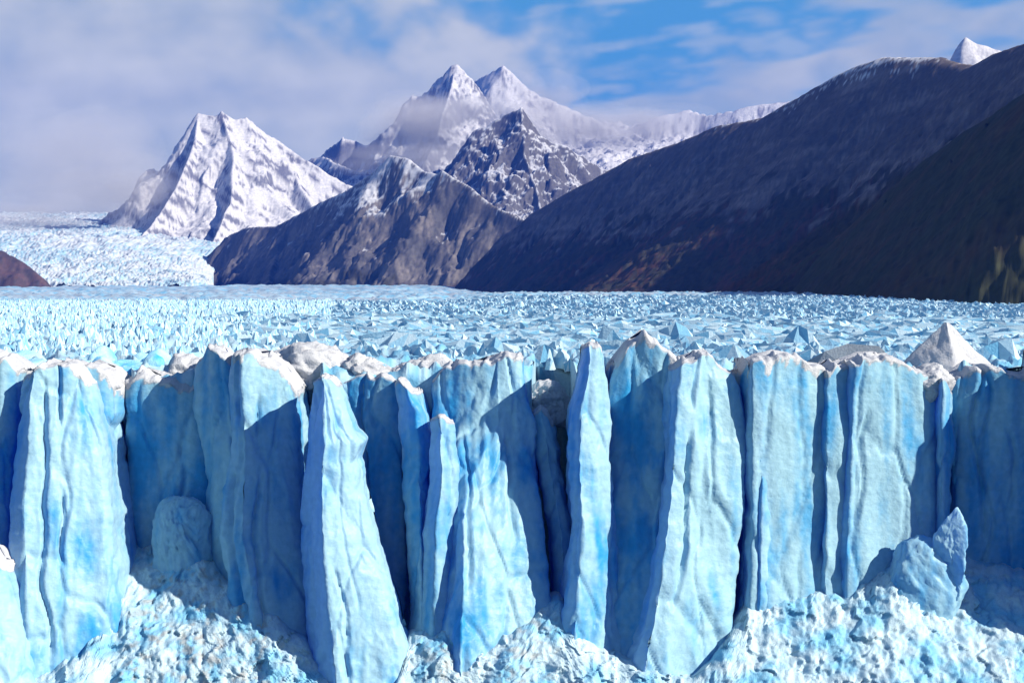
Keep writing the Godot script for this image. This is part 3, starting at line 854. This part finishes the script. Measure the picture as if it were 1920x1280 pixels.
# a block that fills the pixel box x0..x1, y0..y1 at the distance d
func block(called: String, label: String, category: String, group: String, x0: float, y0: float, x1: float, y1: float, d: float, o := {}) -> Node3D:
	var a := at(x0, y0, d)
	var b := at(x1, y1, d)
	var size := Vector3(b.x - a.x, a.y - b.y, (b.x - a.x) * float(o.get("deep", 0.9)))
	var sd: int = o.get("seed", int(x0) + int(y0) * 3)
	var m := block_mesh(sd, size, o.get("planes", 12), o.get("res", 26), o.get("rough", 0.7), o.get("white", 0.2), o.get("crusty", false), o.get("sharp", 18.0), o.get("dirt", 0.0))
	var n := node_of(m, called, M.crust if o.get("crusty", false) else (M.rubble if o.get("crumbly", true) else M.ice))
	n.position = (a + b) * 0.5
	tag(n, label, category, group)
	return n

# the apron of crushed ice along the foot of the cliff: [px, py of its top, distance there, distance at its foot]
const APRON := [[-120, 1235, 250, 232], [40, 1238, 250, 232], [150, 1222, 250, 234], [205, 1035, 268, 240], [240, 1003, 271, 240], [290, 1008, 271, 240], [350, 990, 271, 240], [400, 1030, 266, 240], [450, 1095, 259, 240], [520, 1135, 253, 240], [570, 1180, 250, 240], [620, 1265, 246, 240], [740, 1270, 246, 240], [768, 1170, 253, 241], [830, 1150, 253, 241], [900, 1190, 251, 241], [960, 1165, 251, 241], [1010, 1112, 256, 241], [1050, 1105, 256, 241], [1090, 1185, 251, 240], [1180, 1235, 248, 239], [1300, 1262, 246, 238], [1360, 1195, 251, 238], [1400, 1098, 261, 237], [1450, 1085, 262, 237], [1510, 1100, 262, 237], [1580, 1075, 263, 237], [1640, 1045, 263, 237], [1700, 1014, 265, 237], [1760, 1020, 270, 237], [1850, 1030, 272, 237], [2060, 1040, 272, 237]]

func make_rubble() -> void:
	var nc := 820
	var nr := 130
	var v := PackedVector3Array()
	v.resize(nc * nr)
	for r in nr:
		var t := float(r) / (nr - 1)
		for c in nc:
			var px := lerpf(-120.0, 2060.0, float(c) / (nc - 1))
			var py := lerpf(1350.0, along(APRON, px, 1) + n_b.get_noise_2d(px * 0.012, 4.0) * 14.0, t)
			var d := lerpf(along(APRON, px, 3), along(APRON, px, 2), pow(t, 1.1)) + 8.0 * pow(t, 14.0)
			var p := at(px, py, d)
			var warp := n_a.get_noise_3d(p.x * 0.3, p.y * 0.3, p.z * 0.3) * 0.3
			var k := n_c.get_noise_3d(p.x * 0.26 + warp, p.y * 0.3 + warp, p.z * 0.05) * 0.5 + n_c.get_noise_3d(p.x * 0.8 + warp, p.y * 0.9, p.z * 0.1) * 0.2
			k += n_b.get_noise_3d(p.x * 0.08, p.y * 0.09, p.z * 0.04) * 2.4 + n_b.get_noise_3d(p.x * 0.9, p.y * 0.8, p.z * 0.2) * 0.35
			v[r * nc + c] = p + Vector3(0.1, 0.35, 0.93) * k
	var n := grid_normals(v, nr, nc, false, false)
	var col := PackedColorArray()
	col.resize(v.size())
	for i in v.size():
		var p := v[i]
		var a := n_b.get_noise_3d(p.x * 0.12, p.y * 0.12, p.z * 0.12)
		var g := n_b.get_noise_3d(p.x * 0.35, p.y * 0.35, p.z * 0.35 + 9.0)
		# beige grit lies in the heaps under the recess and the great block
		var gritty := 0.15 + 0.6 * sstep(-72.0, -62.0, p.x) * sstep(-34.0, -42.0, p.x) + 0.45 * sstep(-18.0, -12.0, p.x) * sstep(12.0, 4.0, p.x)
		col[i] = Color(0.48, 0.64, 0.73).lerp(Color(0.20, 0.50, 0.72), sstep(-0.25, 0.4, a)).lerp(Color(0.40, 0.37, 0.34), sstep(0.0, 0.5, g + a * 0.3) * gritty)
	var m := node_of(grid_mesh(v, n, col, nr, nc, false, false), "crushed_ice", M.rubble)
	m.set_meta("kind", "stuff")
	tag(m, "apron of crushed white and blue ice along the foot of the ice cliff", "ice rubble")

func make_blocks() -> void:
	var g1 := "blocks lying in the crushed ice"
	block("ice_boulder", "smooth rounded blue ice boulder in front of the recessed wall", "ice block", g1, 286, 915, 390, 1110, 269.0, {"rough": 0.5, "planes": 7, "sharp": 5.0, "crumbly": false})
	block("ice_boulder", "lone pointed pale ice boulder below the shaded blue wall", "ice block", g1, 1758, 966, 1810, 1110, 257.5, {"planes": 9, "sharp": 30.0, "rough": 0.45, "seed": 12, "white": 0.3, "crumbly": false})
	block("ice_boulder", "large square ice boulder half buried below the lone pointed one", "ice block", g1, 1662, 1028, 1800, 1190, 259.5, {"planes": 9, "deep": 0.5, "sharp": 40.0, "rough": 0.45, "crumbly": false, "seed": 31, "white": 0.3})
	var g2 := "snowy humps behind the ice cliff"
	for b in [[490, 655, 640, 750, 286, "long dirty snow hump behind the white-topped tower"], [615, 664, 750, 750, 284, "broad snow hump behind the tall spire"], [730, 668, 840, 750, 283, "smooth snow hump beside the great shadowed block"], [295, 676, 400, 760, 286, "grey snow hump over the recessed wall"], [985, 722, 1066, 800, 283, "pinkish snow block stuck in the dark crevice"], [1690, 690, 1790, 760, 272, "brown-stained snow lump at the foot of the dirty pyramid"], [1400, 672, 1530, 740, 282, "wind-packed snow hump behind the bright wall"]]:
		block("snow_hump", b[5], "snow hump", g2, b[0], b[1], b[2], b[3], b[4], {"crusty": true, "res": 22, "planes": 9, "sharp": 20.0, "rough": 1.1})
	var slab := serac_arrays(412, 6, 0.25, 1.1)
	var grey: PackedColorArray = slab[2]
	for k in grey.size():
		grey[k] = Color(0.24, 0.27, 0.31).lerp(grey[k], 0.15)
	var sn := node_of(mesh_of(slab[0], slab[1], grey), "ice_slab", M.crust)
	sn.transform = Transform3D(Basis(Vector3.UP, -0.3) * Basis.from_scale(Vector3(24.0, 9.0, 13.0)), at(1620, 722, 292.0))
	tag(sn, "dark tilted slab of dirty ice beside the pyramid", "ice slab")
	# the dirty pyramid
	var pm := pyramid_mesh()
	var pn := node_of(pm, "ice_pyramid", M.crust)
	pn.position = at(1776, 720, 288.0)
	tag(pn, "tall dirty white ice pyramid with a notched top behind the cliff", "ice pyramid")
	var g3 := "broken blocks behind the broad rounded tower"
	for i in 16:
		var x := -30.0 + i * 23.0 + rng.randf_range(-14, 14)
		var d := rng.randf_range(276.0, 312.0)
		var wd := rng.randf_range(38, 80)
		var y := ice_py(x, d) - rng.randf_range(8, 26)
		block("ice_chunk", "jumbled white chunk of ice behind the broad rounded tower", "ice block", g3, x, y, x + wd, y + rng.randf_range(50, 70), d, {"white": 0.4, "planes": 9, "res": 10, "seed": 900 + i})
	var g4 := "large ice ridges just behind the cliff"
	for b in [[955, 635, 1095, 720, 330], [1060, 610, 1170, 680, 420], [1270, 640, 1440, 720, 320], [870, 628, 990, 690, 350], [1180, 600, 1290, 650, 470], [1420, 610, 1530, 665, 400], [1830, 630, 1960, 720, 320], [700, 620, 830, 680, 380], [520, 620, 640, 680, 370]]:
		var p := at((b[0] + b[2]) * 0.5, b[3], b[4])
		var arr := serac_arrays(int(b[0]), 7, 0.1, 0.9)
		var n := node_of(mesh_of(arr[0], arr[1], arr[2]), "ice_ridge", M.field)
		var wd: float = (b[2] - b[0]) * b[4] / F
		var ht: float = (b[3] - b[1]) * b[4] / F
		n.transform = Transform3D(Basis(Vector3.UP, -0.35 + rng.randf_range(-0.2, 0.3)) * Basis.from_scale(Vector3(wd * 1.1, ht, wd * 0.5)), p)
		tag(n, "large pale blue ice ridge standing above the seracs behind the cliff", "ice ridge", g4)

# four uneven faces, a notch beside the tip
func pyramid_mesh() -> ArrayMesh:
	var n := 40
	var v := PackedVector3Array()
	for r in n:
		var t := float(r) / (n - 1)
		for c in n * 2:
			var a := float(c) / (n * 2) * TAU
			var q := Vector2(cos(a), sin(a))
			var k := 1.0 / maxf(absf(q.x) * 1.0 + absf(q.y) * 0.9, 0.1)
			var w := Vector3(q.x * k * 16.5, 0.0, q.y * k * 12.0) * (1.0 - t * 0.97)
			w.y = -4.0 + t * 16.0
			w.x += -0.5 + t * 0.3
			var b := n_b.get_noise_3d(w.x * 0.14, w.y * 0.14, w.z * 0.14 + 5.0)
			w += Vector3(q.x, 0, q.y) * (b * 1.8 + n_b.get_noise_3d(w.x * 0.6, w.y * 0.6, w.z * 0.6) * 0.4) * (1.0 - t * 0.8)
			v.append(w)
	var nn := grid_normals(v, n, n * 2, true, true)
	var col := PackedColorArray()
	for p in v:
		col.append(crust_colour(p + Vector3(40, 0, 0)))
	return grid_mesh(v, nn, col, n, n * 2, true, true)

# banks of cloud that hang about the high peaks: many thin puffs, [px, py, d, width, height in pixels]
func cloud(label: String, list: Array, puffs: int, thin: float, sd: int) -> void:
	var g := RandomNumberGenerator.new()
	g.seed = sd
	var root := Node3D.new()
	root.name = numbered("cloud_bank")
	root.set_meta("kind", "stuff")
	tag(root, label, "cloud")
	add_child(root)
	for b in list:
		for i in puffs:
			var f := FogVolume.new()
			f.shape = RenderingServer.FOG_VOLUME_SHAPE_ELLIPSOID
			var k := g.randf_range(0.35, 0.8)
			var m: float = b[2] / F
			f.size = Vector3(b[3] * m * k, b[4] * m * k * g.randf_range(0.8, 1.2), b[3] * m * k)
			f.position = at(b[0] + g.randf_range(-0.5, 0.5) * b[3] * (1.2 - k), b[1] + g.randf_range(-0.5, 0.5) * b[4] * (1.2 - k), b[2] + g.randf_range(-200, 200))
			var fm := FogMaterial.new()
			fm.density = thin / f.size.z
			fm.albedo = Color(0.98, 0.98, 1.0)
			f.material = fm
			f.name = "cloud_puff"
			root.add_child(f, true)

func make_clouds() -> void:
	cloud("grey cloud creeping over the shoulder of the snowy mountain", [[140, 310, 11700, 330, 190], [220, 350, 11300, 240, 130], [60, 400, 11200, 260, 70]], 12, 0.11, 5)
	cloud("cloud wrapped round the hidden twin peaks", [[770, 235, 13200, 180, 90], [830, 225, 12900, 220, 100], [890, 205, 13100, 160, 60], [760, 290, 12700, 260, 80]], 14, 0.15, 6)
	cloud("white cloud spilling over the saddle between the white summit and the dark mountain", [[1010, 195, 15200, 170, 110], [1090, 240, 14900, 220, 90], [1200, 235, 15600, 260, 70]], 14, 0.2, 7)

func _ready() -> void:
	rng.seed = 20
	setup_noise()
	# camera, sky, sun, exposure
	var cam := Camera3D.new()
	cam.name = "camera"
	cam.fov = rad_to_deg(2.0 * atan(640.0 / F))
	cam.near = 1.0
	cam.far = 60000.0
	cam.position = Vector3(0, EYE, 0)
	cam.rotation = Vector3(-tilt, 0, 0)
	add_child(cam)
	cam.current = true
	var env := Environment.new()
	env.background_mode = Environment.BG_SKY
	env.sky = make_sky()
	env.tonemap_mode = Environment.TONE_MAPPER_LINEAR
	env.tonemap_exposure = 2.0
	env.background_energy_multiplier = 0.46
	env.fog_enabled = true
	env.fog_density = 0.000024
	env.fog_light_color = Color(0.16, 0.42, 1.0)
	env.volumetric_fog_enabled = true
	env.volumetric_fog_density = 0.0
	env.sdfgi_enabled = true
	env.ssao_enabled = true
	env.ssil_enabled = true
	var we := WorldEnvironment.new()
	we.name = "daylight"
	we.environment = env
	add_child(we)
	var sun := DirectionalLight3D.new()
	sun.name = "sun"
	var az := deg_to_rad(66.0)
	var el := deg_to_rad(32.0)
	sun.look_at_from_position(Vector3(sin(az) * cos(el), sin(el), cos(az) * cos(el)), Vector3.ZERO, Vector3.UP)
	sun.light_energy = 1.6
	sun.light_color = Color(1.0, 0.955, 0.88)
	sun.light_angular_distance = 0.5
	sun.shadow_enabled = true
	add_child(sun)
	make_materials()
	var t0 := Time.get_ticks_msec()
	make_mountains()
	build_mountains()
	print("mountains ", Time.get_ticks_msec() - t0)
	make_clouds()
	make_glacier()
	var lake := PlaneMesh.new()
	lake.size = Vector2(3000, 1200)
	var w := setting(lake, "lake_water", M.water)
	w.position = Vector3(0, 0, 300)
	print("glacier ", Time.get_ticks_msec() - t0)
	make_cliff()
	print("cliff ", Time.get_ticks_msec() - t0)
	make_rubble()
	make_blocks()
	make_seracs()
	print("done ", Time.get_ticks_msec() - t0)
